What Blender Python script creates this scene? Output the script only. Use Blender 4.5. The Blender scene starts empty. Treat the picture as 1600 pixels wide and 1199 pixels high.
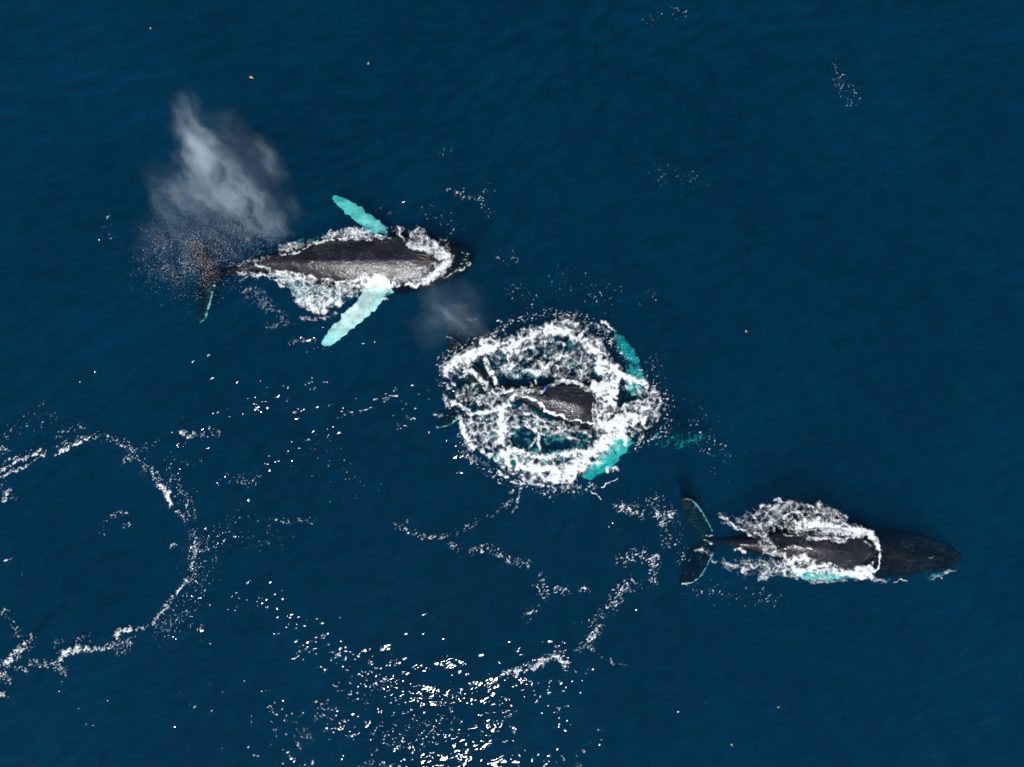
import bpy, math, random
import numpy as np
from mathutils import Vector
from mathutils.bvhtree import BVHTree

SC = bpy.context.scene
COL = SC.collection
random.seed(7)
RNG = np.random.default_rng(11)

# ------------------------------------------------------------------ camera
H = 33.3                      # drone height above the sea, metres
S = 50.0 / 1600.0             # metres per photograph pixel at sea level
cam_d = bpy.data.cameras.new('drone_camera')
cam_d.sensor_width = 36.0
cam_d.lens = 36.0 * H / 50.0
cam_d.clip_start = 0.5
cam_d.clip_end = 6000
cam = bpy.data.objects.new('drone_camera', cam_d)
cam.location = (0, 0, H)
cam.rotation_euler = (0, 0, 0)
COL.objects.link(cam)
SC.camera = cam

# ------------------------------------------------------------------ sky and sun
SUN = Vector((-0.095, -0.506, 1.0)).normalized()
world = bpy.data.worlds.new('World')
SC.world = world
world.use_nodes = True
nt = world.node_tree
nt.nodes.clear()
wo = nt.nodes.new('ShaderNodeOutputWorld')
bg = nt.nodes.new('ShaderNodeBackground')
sky = nt.nodes.new('ShaderNodeTexSky')
sky.sky_type = 'NISHITA'
sky.sun_disc = False
sky.dust_density = 0.1
sky.air_density = 1.2
sky.sun_elevation = math.asin(SUN.z)
sky.sun_rotation = math.atan2(SUN.x, SUN.y)
bg.inputs['Strength'].default_value = 0.06
nt.links.new(sky.outputs[0], bg.inputs[0])
nt.links.new(bg.outputs[0], wo.inputs[0])

sun_d = bpy.data.lights.new('sun', 'SUN')
sun_d.energy = 4.9
sun_d.angle = math.radians(0.53)
sun_d.color = (1.0, 0.985, 0.965)
sun = bpy.data.objects.new('sun', sun_d)
sun.rotation_euler = SUN.to_track_quat('Z', 'Y').to_euler()
sun.location = SUN * 60
COL.objects.link(sun)

SC.view_settings.view_transform = 'Standard'
SC.view_settings.look = 'None'
SC.view_settings.exposure = 0.0
SC.view_settings.gamma = 1.0
SC.view_settings.use_curve_mapping = False

SC.render.engine = 'CYCLES'
cy = SC.cycles
cy.max_bounces = 6
cy.diffuse_bounces = 2
cy.glossy_bounces = 2
cy.transmission_bounces = 4
cy.volume_bounces = 0
cy.transparent_max_bounces = 16
cy.volume_step_rate = 0.6
cy.volume_max_steps = 256
cy.sample_clamp_indirect = 4.0
cy.sample_clamp_direct = 20.0
cy.caustics_reflective = False
cy.caustics_refractive = False
cy.use_denoising = True
cy.denoising_input_passes = 'RGB'
cy.use_light_tree = False
try:
    cy.denoiser = 'OPENIMAGEDENOISE'
except Exception:
    pass

# ------------------------------------------------------------------ helpers
def pw(px, py, z=0.0):
    """photograph pixel -> world point lying at height z"""
    k = S * (H - z) / H
    return ((px - 800.0) * k, (599.5 - py) * k, z)

def tag(o, label=None, cat=None, group=None, kind=None):
    if label: o['label'] = label
    if cat: o['category'] = cat
    if group: o['group'] = group
    if kind: o['kind'] = kind
    return o

def mesh_obj(name, verts, faces, mat=None, parent=None, smooth=True):
    me = bpy.data.meshes.new(name)
    verts = np.asarray(verts, dtype=np.float32)
    if isinstance(faces, np.ndarray) and len(faces):
        n, k = faces.shape
        me.vertices.add(len(verts))
        me.vertices.foreach_set('co', verts.ravel())
        me.loops.add(n * k)
        me.loops.foreach_set('vertex_index', faces.ravel().astype(np.int32))
        me.polygons.add(n)
        me.polygons.foreach_set('loop_start', np.arange(0, n * k, k, dtype=np.int32))
        me.update(calc_edges=True)
    else:
        me.from_pydata([tuple(v) for v in verts], [], [tuple(f) for f in faces])
        me.update()
    if smooth:
        me.polygons.foreach_set('use_smooth', [True] * len(me.polygons))
    if mat: me.materials.append(mat)
    o = bpy.data.objects.new(name, me)
    COL.objects.link(o)
    if parent: o.parent = parent
    return o

def set_attr(me, name, arr):
    a = me.attributes.new(name, 'FLOAT', 'POINT')
    a.data.foreach_set('value', np.asarray(arr, dtype=np.float32).ravel())

def sstep(a, b, x):
    t = np.clip((x - a) / (b - a), 0, 1)
    return t * t * (3 - 2 * t)

# ---- vectorised noise
_T = RNG.integers(0, 256, 512)
_P = RNG.permutation(256)
_P = np.concatenate([_P, _P])
_ANG = RNG.random(256) * 2 * math.pi
_GX, _GY = np.cos(_ANG), np.sin(_ANG)
_J1, _J2 = RNG.random(256), RNG.random(256)

def _h(ix, iy):
    return _P[(_P[ix & 255] + iy) & 255]

def perlin(x, y):
    ix = np.floor(x).astype(int); iy = np.floor(y).astype(int)
    fx = x - ix; fy = y - iy
    u = fx * fx * fx * (fx * (fx * 6 - 15) + 10)
    v = fy * fy * fy * (fy * (fy * 6 - 15) + 10)
    def g(a, b, dx, dy):
        h = _h(ix + a, iy + b)
        return _GX[h] * dx + _GY[h] * dy
    n00 = g(0, 0, fx, fy); n10 = g(1, 0, fx - 1, fy)
    n01 = g(0, 1, fx, fy - 1); n11 = g(1, 1, fx - 1, fy - 1)
    a = n00 + u * (n10 - n00); b = n01 + u * (n11 - n01)
    return (a + v * (b - a)) * 1.5

def fbm(x, y, o=4, gain=0.5):
    s = 0; a = 1.0; t = 0
    for i in range(o):
        s = s + a * perlin(x + 17.3 * i, y - 9.7 * i); t += a
        a *= gain; x = x * 2.03; y = y * 2.03
    return s / t * 1.4

def worley(x, y):
    ix = np.floor(x).astype(int); iy = np.floor(y).astype(int)
    f1 = np.full(x.shape, 9.0); f2 = np.full(x.shape, 9.0)
    for a in (-1, 0, 1):
        for b in (-1, 0, 1):
            h = _h(ix + a, iy + b)
            d = np.hypot(ix + a + _J1[h] - x, iy + b + _J2[h] - y)
            f2 = np.minimum(f2, np.maximum(f1, d))
            f1 = np.minimum(f1, d)
    return f1, f2

def seg_dist(X, Y, pts):
    """distance to a polyline and the arclength parameter 0..1 of the foot point"""
    best = np.full(X.shape, 1e9)
    for (x0, y0), (x1, y1) in zip(pts[:-1], pts[1:]):
        dx, dy = x1 - x0, y1 - y0
        L2 = dx * dx + dy * dy + 1e-9
        t = np.clip(((X - x0) * dx + (Y - y0) * dy) / L2, 0, 1)
        best = np.minimum(best, np.hypot(X - x0 - t * dx, Y - y0 - t * dy))
    return best

def in_poly(X, Y, poly):
    ins = np.zeros(X.shape, bool)
    n = len(poly)
    for i in range(n):
        x0, y0 = poly[i]; x1, y1 = poly[(i + 1) % n]
        if y0 == y1: continue
        c = ((y0 > Y) != (y1 > Y)) & (X < (x1 - x0) * (Y - y0) / (y1 - y0) + x0)
        ins ^= c
    return ins

# ------------------------------------------------------------------ node helper
class NT:
    def __init__(self, name):
        self.m = bpy.data.materials.new(name)
        self.m.use_nodes = True
        self.t = self.m.node_tree
        self.t.nodes.clear()
        self.out = self.t.nodes.new('ShaderNodeOutputMaterial')
    def n(self, typ, **kw):
        nd = self.t.nodes.new(typ)
        for k, v in kw.items(): setattr(nd, k, v)
        return nd
    def l(self, a, b): self.t.links.new(a, b)
    def put(self, sock, v):
        if isinstance(v, bpy.types.NodeSocket): self.l(v, sock)
        else: sock.default_value = v
    def math(self, op, a, b=None, c=None, clamp=False):
        nd = self.n('ShaderNodeMath', operation=op, use_clamp=clamp)
        self.put(nd.inputs[0], a)
        if b is not None: self.put(nd.inputs[1], b)
        if c is not None: self.put(nd.inputs[2], c)
        return nd.outputs[0]
    def attr(self, name):
        return self.n('ShaderNodeAttribute', attribute_name=name).outputs['Fac']
    def noise(self, vec, scale, detail=3, rough=0.5, dist=0.0):
        nd = self.n('ShaderNodeTexNoise')
        self.put(nd.inputs['Vector'], vec)
        nd.inputs['Scale'].default_value = scale
        nd.inputs['Detail'].default_value = detail
        nd.inputs['Roughness'].default_value = rough
        nd.inputs['Distortion'].default_value = dist
        return nd.outputs['Fac']
    def mapping(self, vec, rot=(0, 0, 0), scale=(1, 1, 1), loc=(0, 0, 0)):
        nd = self.n('ShaderNodeMapping')
        self.put(nd.inputs['Vector'], vec)
        nd.inputs['Rotation'].default_value = rot
        nd.inputs['Scale'].default_value = scale
        nd.inputs['Location'].default_value = loc
        return nd.outputs[0]
    def pos(self):
        return self.n('ShaderNodeNewGeometry').outputs['Position']
    def along(self, vec, ang, lx, ly, lz=1.0, loc=(0, 0, 0)):
        """coordinates for features drawn out along a direction in the xy plane"""
        nd = self.n('ShaderNodeMapping', vector_type='TEXTURE')
        self.put(nd.inputs['Vector'], vec)
        nd.inputs['Rotation'].default_value = (0, 0, ang)
        nd.inputs['Scale'].default_value = (lx, ly, lz)
        nd.inputs['Location'].default_value = loc
        return nd.outputs[0]
    def maprange(self, v, a, b, c=0.0, d=1.0, smooth=True):
        nd = self.n('ShaderNodeMapRange')
        if smooth: nd.interpolation_type = 'SMOOTHSTEP'
        self.put(nd.inputs['Value'], v)
        nd.inputs['From Min'].default_value = a
        nd.inputs['From Max'].default_value = b
        nd.inputs['To Min'].default_value = c
        nd.inputs['To Max'].default_value = d
        return nd.outputs['Result']
    def mixc(self, f, a, b):
        nd = self.n('ShaderNodeMix', data_type='RGBA')
        self.put(nd.inputs[0], f)
        self.put(nd.inputs[6], a)
        self.put(nd.inputs[7], b)
        return nd.outputs[2]
    def bump(self, h, dist, strength=1.0, normal=None):
        nd = self.n('ShaderNodeBump')
        self.put(nd.inputs['Height'], h)
        nd.inputs['Distance'].default_value = dist
        self.put(nd.inputs['Strength'], strength)
        if normal is not None: self.l(normal, nd.inputs['Normal'])
        return nd.outputs[0]

def c4(r, g, b): return (r, g, b, 1.0)

# ------------------------------------------------------------------ materials
def mat_sea():
    m = NT('sea_water')
    p = m.pos()
    chop = m.attr('chop')
    # wind ripples, crests running up to the right, in patches
    dg = math.radians
    patch = m.maprange(m.noise(m.along(p, dg(20), 5.0, 2.2), 1.0, 3, 0.6), 0.40, 0.68, 0.40, 1.5)
    n1 = m.noise(m.along(p, dg(22), 1.25, 0.55), 1.0, 2, 0.5, 0.4)
    n2 = m.noise(m.along(p, dg(-12), 3.0, 1.6, 1.0, (3, 7, 0)), 1.0, 2, 0.5)
    n3 = m.noise(m.along(p, dg(30), 0.42, 0.22, 1.0, (5, 2, 0)), 1.0, 1, 0.5, 0.2)
    hgt = m.math('MULTIPLY', chop, m.math('ADD', m.math('MULTIPLY', patch, m.math('MULTIPLY_ADD', n3, 0.38, n1)),
                                           m.math('MULTIPLY', n2, 0.9)))
    b = m.bump(hgt, 0.125)
    fr = m.n('ShaderNodeFresnel'); fr.inputs['IOR'].default_value = 1.333
    m.l(b, fr.inputs['Normal'])
    gl = m.n('ShaderNodeBsdfGlossy')
    gl.distribution = 'BECKMANN'
    gl.inputs['Roughness'].default_value = 0.07
    m.l(b, gl.inputs['Normal'])
    # light focused by ripples, painted into the tint as fine noise, plus broad mottling
    c1 = m.noise(m.along(p, dg(24), 1.1, 0.5), 1.0, 3, 0.6, 0.5)
    c2 = m.noise(p, 0.12, 3, 0.55)
    tr = m.math('MULTIPLY', m.maprange(c1, 0.3, 0.7, 0.79, 1.0), m.maprange(c2, 0.3, 0.7, 0.90, 1.0))
    tc = m.n('ShaderNodeCombineColor')
    for i in range(3): m.l(tr, tc.inputs[i])
    t = m.n('ShaderNodeBsdfTransparent')
    m.l(tc.outputs[0], t.inputs['Color'])
    mx = m.n('ShaderNodeMixShader')
    m.l(fr.outputs[0], mx.inputs[0]); m.l(t.outputs[0], mx.inputs[1]); m.l(gl.outputs[0], mx.inputs[2])
    m.l(mx.outputs[0], m.out.inputs['Surface'])
    vs = m.n('ShaderNodeVolumeScatter')
    vs.inputs['Color'].default_value = c4(*SEA_SCAT)
    vs.inputs['Density'].default_value = SEA_SD
    va = m.n('ShaderNodeVolumeAbsorption')
    va.inputs['Color'].default_value = c4(*SEA_ABS)
    va.inputs['Density'].default_value = SEA_AD
    ad = m.n('ShaderNodeAddShader')
    m.l(vs.outputs[0], ad.inputs[0]); m.l(va.outputs[0], ad.inputs[1])
    m.l(ad.outputs[0], m.out.inputs['Volume'])
    return m.m
SEA_SCAT, SEA_SD = (0.004, 0.30, 0.78), 0.153
SEA_ABS, SEA_AD = (0.0, 0.84, 0.88), 1.25

def mat_skin():
    m = NT('whale_skin')
    p = m.n('ShaderNodeTexCoord').outputs['Object']
    gp = m.n('ShaderNodeSeparateXYZ'); m.l(m.pos(), gp.inputs[0])
    pale = m.attr('pale')
    n_big = m.noise(p, 1.3, 4, 0.6)
    n_fine = m.noise(p, 14, 3, 0.6)
    base = m.mixc(m.maprange(n_big, 0.35, 0.7), c4(0.005, 0.0055, 0.009), c4(0.014, 0.014, 0.021))
    base = m.mixc(m.math('MULTIPLY', m.maprange(n_fine, 0.5, 0.75), 0.12), base, c4(0.05, 0.05, 0.06))
    # rake scratches: thin pale lines in two directions
    sc = None
    for rz, off in ((0.5, 0.0), (1.9, 5.0), (-0.35, 9.0)):
        v = m.mapping(p, (0, 0, rz), (0.7, 7.0, 1.0), (off, off, 0))
        nn = m.noise(v, 1.6, 2, 0.5, 0.4)
        ln = m.maprange(m.math('ABSOLUTE', m.math('SUBTRACT', nn, 0.5)), 0.0, 0.012, 1.0, 0.0)
        gate = m.maprange(m.noise(p, 0.9 + 0.2 * off / 5, 2, 0.5), 0.52, 0.62)
        ln = m.math('MULTIPLY', ln, gate)
        sc = ln if sc is None else m.math('MAXIMUM', sc, ln)
    base = m.mixc(m.math('MULTIPLY', sc, 0.5), base, c4(0.22, 0.20, 0.20))
    # white flippers with dark flecks
    pm = m.maprange(m.math('ADD', pale, m.math('MULTIPLY', m.math('SUBTRACT', m.noise(p, 4.5, 4, 0.65), 0.5), 0.9)), 0.40, 0.62)
    white = m.mixc(m.maprange(m.noise(p, 3.2, 4, 0.65), 0.3, 0.66), c4(0.60, 0.64, 0.63), c4(0.92, 0.93, 0.90))
    col = m.mixc(pm, base, white)
    bs = m.n('ShaderNodeBsdfPrincipled')
    m.l(col, bs.inputs['Base Color'])
    wet = m.maprange(gp.outputs['Z'], -0.04, 0.03)      # skin has hardly any shine where it is index-matched by water
    m.l(m.maprange(wet, 0, 1, 0.03, 0.37, False), bs.inputs['Specular IOR Level'])
    m.l(m.maprange(m.noise(p, 2.2, 3, 0.6), 0.3, 0.7, 0.34, 0.44), bs.inputs['Roughness'])
    m.l(m.math('MULTIPLY', wet, m.maprange(m.noise(p, 1.1, 3, 0.6), 0.42, 0.62, 0.1, 0.7)), bs.inputs['Coat Weight'])
    bs.inputs['Coat Roughness'].default_value = 0.12
    bs.inputs['Coat IOR'].default_value = 1.34
    h = m.math('ADD', m.math('MULTIPLY', m.noise(p, 3.0, 3, 0.55), 1.0), m.math('MULTIPLY', m.noise(p, 12, 1, 0.5), 0.16))
    m.l(m.bump(h, 0.035), bs.inputs['Normal'])
    m.l(m.bump(m.math('ADD', h, m.math('MULTIPLY', m.noise(m.mapping(p, (0, 0, .4), (1, 1.6, 1)), 9.0, 1, 0.5), 0.9)), 0.038), bs.inputs['Coat Normal'])
    m.l(bs.outputs[0], m.out.inputs['Surface'])
    return m.m

def mat_foam():
    m = NT('foam')
    p = m.pos()
    d = m.attr('dens')
    n = m.noise(p, 22, 3, 0.65)
    a = m.math('MULTIPLY', d, m.maprange(n, 0.25, 0.75, 0.72, 1.28), clamp=True)
    df = m.n('ShaderNodeBsdfDiffuse')
    df.inputs['Color'].default_value = c4(0.80, 0.82, 0.83)
    tl = m.n('ShaderNodeBsdfTranslucent')
    tl.inputs['Color'].default_value = c4(0.75, 0.80, 0.82)
    m.l(m.bump(n, 0.02), df.inputs['Normal'])
    x = m.n('ShaderNodeMixShader'); x.inputs[0].default_value = 0.12
    m.l(df.outputs[0], x.inputs[1]); m.l(tl.outputs[0], x.inputs[2])
    t = m.n('ShaderNodeBsdfTransparent')
    y = m.n('ShaderNodeMixShader')
    m.l(a, y.inputs[0]); m.l(t.outputs[0], y.inputs[1]); m.l(x.outputs[0], y.inputs[2])
    m.l(y.outputs[0], m.out.inputs['Surface'])
    return m.m

def mat_bubbles():
    m = NT('bubble_cloud')
    p = m.pos()
    d = m.attr('dens')
    n = m.noise(p, 5, 4, 0.6)
    a = m.math('MULTIPLY', m.maprange(m.math('ADD', d, m.math('MULTIPLY', m.math('SUBTRACT', n, 0.5), 1.1)), 0.0, 1.2), 0.5)
    df = m.n('ShaderNodeBsdfDiffuse')
    df.inputs['Color'].default_value = c4(0.78, 0.80, 0.80)
    t = m.n('ShaderNodeBsdfTransparent')
    y = m.n('ShaderNodeMixShader')
    m.l(a, y.inputs[0]); m.l(t.outputs[0], y.inputs[1]); m.l(df.outputs[0], y.inputs[2])
    m.l(y.outputs[0], m.out.inputs['Surface'])
    return m.m

def mat_plain(name, col, rough=0.6, bump=0.0):
    m = NT(name)
    p = m.pos()
    n = m.noise(p, 12, 3, 0.6)
    bs = m.n('ShaderNodeBsdfPrincipled')
    dk = tuple(c * 0.6 for c in col)
    m.l(m.mixc(n, c4(*dk), c4(*col)), bs.inputs['Base Color'])
    bs.inputs['Roughness'].default_value = rough
    if bump: m.l(m.bump(n, bump), bs.inputs['Normal'])
    m.l(bs.outputs[0], m.out.inputs['Surface'])
    return m.m

def mat_mist(name, blobs, gain, rot):
    """droplet mist: soft blobs of density broken up by wind-drawn noise"""
    m = NT(name)
    p = m.pos()
    w = m.n('ShaderNodeVectorMath', operation='ADD')
    wn = m.n('ShaderNodeTexNoise'); m.l(p, wn.inputs['Vector'])
    wn.inputs['Scale'].default_value = 0.75; wn.inputs['Detail'].default_value = 4
    wv = m.n('ShaderNodeVectorMath', operation='MULTIPLY_ADD')
    m.l(wn.outputs['Color'], wv.inputs[0])
    wv.inputs[1].default_value = (2.6, 2.6, 1.0); wv.inputs[2].default_value = (-1.3, -1.3, -0.5)
    m.l(p, w.inputs[0]); m.l(wv.outputs[0], w.inputs[1])
    q = w.outputs[0]
    tot = None
    for (x, y, z, r, a) in blobs:
        dd = m.n('ShaderNodeVectorMath', operation='DISTANCE')
        m.l(q, dd.inputs[0]); dd.inputs[1].default_value = (x, y, z)
        f = m.maprange(dd.outputs['Value'], 0.0, r, a, 0.0)
        tot = f if tot is None else m.math('ADD', tot, f)
    st = m.noise(m.along(q, rot, 2.0, .62), 1.0, 5, 0.6, 0.4)
    fi = m.noise(m.along(q, rot, .46, .11, .3), 1.0, 3, 0.6, 0.3)
    brk = m.math('MULTIPLY', m.maprange(st, 0.34, 0.72, 0.04, 2.1), m.maprange(fi, 0.3, 0.7, 0.25, 1.75))
    den = m.math('MULTIPLY', m.math('MULTIPLY', tot, brk), gain)
    vs = m.n('ShaderNodeVolumeScatter')
    vs.inputs['Color'].default_value = c4(0.74, 0.90, 1.0)  # blue of the water's light coming through, put into the mist tint
    vs.inputs['Anisotropy'].default_value = -0.35      # droplets throw light back towards the sun's side
    m.l(den, vs.inputs['Density'])
    va = m.n('ShaderNodeVolumeAbsorption')
    va.inputs['Color'].default_value = c4(0.0, 0.55, 0.9)  # red taken out to stand for blue sky and water light
    m.l(m.math('MULTIPLY', den, 0.30), va.inputs['Density'])
    ad = m.n('ShaderNodeAddShader')
    m.l(vs.outputs[0], ad.inputs[0]); m.l(va.outputs[0], ad.inputs[1])
    m.l(ad.outputs[0], m.out.inputs['Volume'])
    m.m.cycles.volume_step_rate = 1.0
    return m.m

M_SEA, M_SKIN, M_FOAM, M_BUB = mat_sea(), mat_skin(), mat_foam(), mat_bubbles()
M_BARN = mat_plain('barnacle', (0.55, 0.53, 0.48), 0.7)
M_LIP = mat_plain('blowhole_lip', (0.10, 0.066, 0.066), 0.35)
M_SLIT = mat_plain('blowhole_slit', (0.01, 0.008, 0.008), 0.5)
M_BLUE = mat_plain('blue_patch', (0.01, 0.08, 0.42), 0.4)
M_LEAF = mat_plain('drift_weed', (0.55, 0.42, 0.10), 0.6)
def mat_spray():
    m = NT('spray')
    df = m.n('ShaderNodeBsdfDiffuse'); df.inputs['Color'].default_value = c4(0.80, 0.82, 0.84)
    t = m.n('ShaderNodeBsdfTransparent'); y = m.n('ShaderNodeMixShader')
    m.l(m.maprange(m.noise(m.pos(), 1.6, 3, 0.6), 0.35, 0.7, 0.12, 0.6), y.inputs[0])
    m.l(t.outputs[0], y.inputs[1]); m.l(df.outputs[0], y.inputs[2])
    m.l(y.outputs[0], m.out.inputs['Surface'])
    return m.m
M_DROP = mat_spray()

# ------------------------------------------------------------------ the sea
SL = np.array([[0, 740], [60, 706], [140, 690], [200, 712], [245, 755], [285, 805], [296, 850], [292, 895], [255, 940],
               [205, 978], [130, 1004], [90, 1018], [50, 1008], [15, 985], [-40, 960], [-60, 850], [-40, 770]])
SLICKS = [  # smooth 'footprints' left by the whales, photograph pixels
    (SL.tolist(), 0.06, 14),
    ([[545, 1035], [430, 960], [330, 850], [420, 700], [560, 640], [700, 690], [800, 770], [950, 780], [985, 850], [975, 900],
      [930, 960], [880, 1010], [800, 1045], [720, 1058], [620, 1055]], 0.12, 60),
]
WV = []
for i in range(16):
    lam = 0.9 * (9.0 / 0.9) ** (i / 15.0)
    th = math.radians(115 + RNG.normal() * 32)
    WV.append((2 * math.pi / lam * math.cos(th), 2 * math.pi / lam * math.sin(th), RNG.random() * 6.28, 0.0011 * lam ** 0.85))

def chop_at(PX, PY):
    c = np.ones(PX.shape)
    for poly, lo, soft in SLICKS:
        d = seg_dist(PX, PY, poly + [poly[0]])
        sd = np.where(in_poly(PX, PY, poly), -d, d)
        k = sstep(-soft, soft * 0.4, sd + 7 * perlin(PX / 23.0, PY / 23.0))
        c = np.minimum(c, lo + (1 - lo) * k)
    c *= (0.62 + 0.38 * sstep(1350, 700, PX + 0.2 * PY)) * (.72 + .28 * sstep(380, 700, PY))
    return c

RIDGES = [  # small steep ripples that ring the footprints
    ([(470, 1000), (540, 1046), (640, 1072), (740, 1072), (830, 1052), (900, 1016), (950, 962), (985, 915)], 16, 0.010),
    ([(0, 1015), (60, 1030), (130, 1015), (205, 985), (265, 940), (300, 890), (302, 840)], 12, 0.010),
]
def sea_h(X, Y):
    PX = X / S + 800; PY = 599.5 - Y / S
    z = np.zeros(X.shape)
    for kx, ky, ph, a in WV:
        z += a * np.sin(kx * X + ky * Y + ph + 0.8 * np.sin(0.13 * X - 0.21 * Y + ph * 3))
    for pts, w, a in RIDGES:
        d = seg_dist(PX, PY, pts)
        z += a * np.exp(-(d / w) ** 2) * (1 + 0.3 * perlin(PX / 24.0, PY / 15.0))
    return z

def build_sea():
    x0, x1, y0, y1, st = -31.0, 31.0, -24.0, 24.0, 0.1
    nx = int((x1 - x0) / st) + 1; ny = int((y1 - y0) / st) + 1
    xs = np.linspace(x0, x1, nx); ys = np.linspace(y0, y1, ny)
    X, Y = np.meshgrid(xs, ys)
    edge = np.minimum(np.minimum(X - x0, x1 - X), np.minimum(Y - y0, y1 - Y))
    Z = sea_h(X, Y) * sstep(0, 3.0, edge)
    C = chop_at(X / S + 800, 599.5 - Y / S)
    V = np.stack([X.ravel(), Y.ravel(), Z.ravel()], 1)
    idx = np.arange(nx * ny).reshape(ny, nx)
    F = [np.stack([idx[:-1, :-1].ravel(), idx[:-1, 1:].ravel(), idx[1:, 1:].ravel(), idx[1:, :-1].ravel()], 1)]
    loop = np.concatenate([idx[0, :-1], idx[:-1, -1], idx[-1, :0:-1], idx[:0:-1, 0]])
    n = len(loop); B = V[loop]
    base = len(V)
    rings = []
    R = 2200.0
    far = B.copy(); far[:, 0] *= R / x1; far[:, 1] *= R / y1; far[:, 2] = 0
    mid = B.copy(); mid[:, 0] *= 4; mid[:, 1] *= 4; mid[:, 2] = 0
    bot = far.copy(); bot[:, 2] = -45
    V = np.concatenate([V, mid, far, bot, np.array([[0, 0, -45.0]])])
    k = np.arange(n); k2 = (k + 1) % n
    a = loop
    prev = a
    for r in range(3):
        cur = base + r * n + k
        F.append(np.stack([a[k] if r == 0 else prev, cur, base + r * n + k2, a[k2] if r == 0 else prev[k2]], 1))
        prev = cur
    # bottom: a fan of triangles written as quads with a shared centre edge
    c = len(V) - 1
    kk = np.arange(0, n - 1, 2)
    F.append(np.stack([base + 2 * n + kk, np.full(len(kk), c), base + 2 * n + (kk + 2) % n, base + 2 * n + kk + 1], 1))
    o = mesh_obj('sea_water', V, np.concatenate(F), M_SEA)
    CH = np.ones(len(V)) * 0.8; CH[:nx * ny] = C.ravel()
    set_attr(o.data, 'chop', CH)
    tag(o, 'deep blue open sea, rippled and glinting towards the lower edge', 'sea', kind='structure')
    return o

# ------------------------------------------------------------------ whales
def interp(ts, tab):
    a = np.array(tab, float)
    return np.interp(ts, a[:, 0], a[:, 1])

def smooth_interp(ts, tab):
    a = np.array(tab, float)
    x, y = a[:, 0], a[:, 1]
    m = np.gradient(y, x)
    i = np.clip(np.searchsorted(x, ts) - 1, 0, len(x) - 2)
    h = x[i + 1] - x[i]; u = np.clip((ts - x[i]) / h, 0, 1)
    return ((2 * u**3 - 3 * u**2 + 1) * y[i] + (u**3 - 2 * u**2 + u) * h * m[i]
            + (-2 * u**3 + 3 * u**2) * y[i + 1] + (u**3 - u**2) * h * m[i + 1])

HALFW = [(0, .16), (.05, .18), (.1, .24), (.2, .46), (.3, .78), (.4, 1.10), (.5, 1.36), (.6, 1.50), (.68, 1.52), (.76, 1.42),
         (.84, 1.22), (.90, .98), (.95, .76), (.985, .46), (1, .20)]
UP = [(0, .10), (.05, .22), (.1, .34), (.2, .55), (.3, .75), (.4, .95), (.5, 1.10), (.6, 1.18), (.7, 1.12), (.78, .95), (.86, .66),
      (.93, .40), (.98, .20), (1, .06)]
DOWN = [(0, .10), (.05, .22), (.1, .34), (.2, .6), (.3, .9), (.4, 1.2), (.5, 1.45), (.6, 1.6), (.7, 1.6), (.8, 1.4), (.9, .9),
        (.97, .4), (1, .08)]

class Shell:
    def __init__(self): self.v, self.f = [], []
    def loft(self, rings):
        """rings: list of (n,3) arrays; closes both ends"""
        n = len(rings[0]); b = len(self.v)
        for r in rings: self.v.extend([tuple(p) for p in r])
        for i in range(len(rings) - 1):
            for j in range(n):
                a = b + i * n + j; c = b + i * n + (j + 1) % n
                self.f.append((a, c, c + n, a + n))
        self.f.append(tuple(b + j for j in reversed(range(n))))
        self.f.append(tuple(b + (len(rings) - 1) * n + j for j in range(n)))

def foil(le, te, th, n=16):
    """closed wing section from leading edge point to trailing edge point, thickness th along z"""
    le, te = np.array(le), np.array(te)
    out = []
    for j in range(n):
        a = 2 * math.pi * j / n
        u = 0.5 - 0.5 * math.cos(a)
        h = th * 0.5 * math.sin(a) * (1.25 - 0.55 * u)
        out.append(le + (te - le) * u + np.array([0, 0, h]))
    return np.array(out)

def resample(pts, n):
    p = np.array(pts, float)
    d = np.concatenate([[0], np.cumsum(np.hypot(*np.diff(p[:, :2], axis=0).T))])
    t = np.linspace(0, d[-1], n)
    sm = np.stack([smooth_interp(t, np.stack([d, p[:, k]], 1)) for k in range(p.shape[1])], 1)
    return sm

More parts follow.
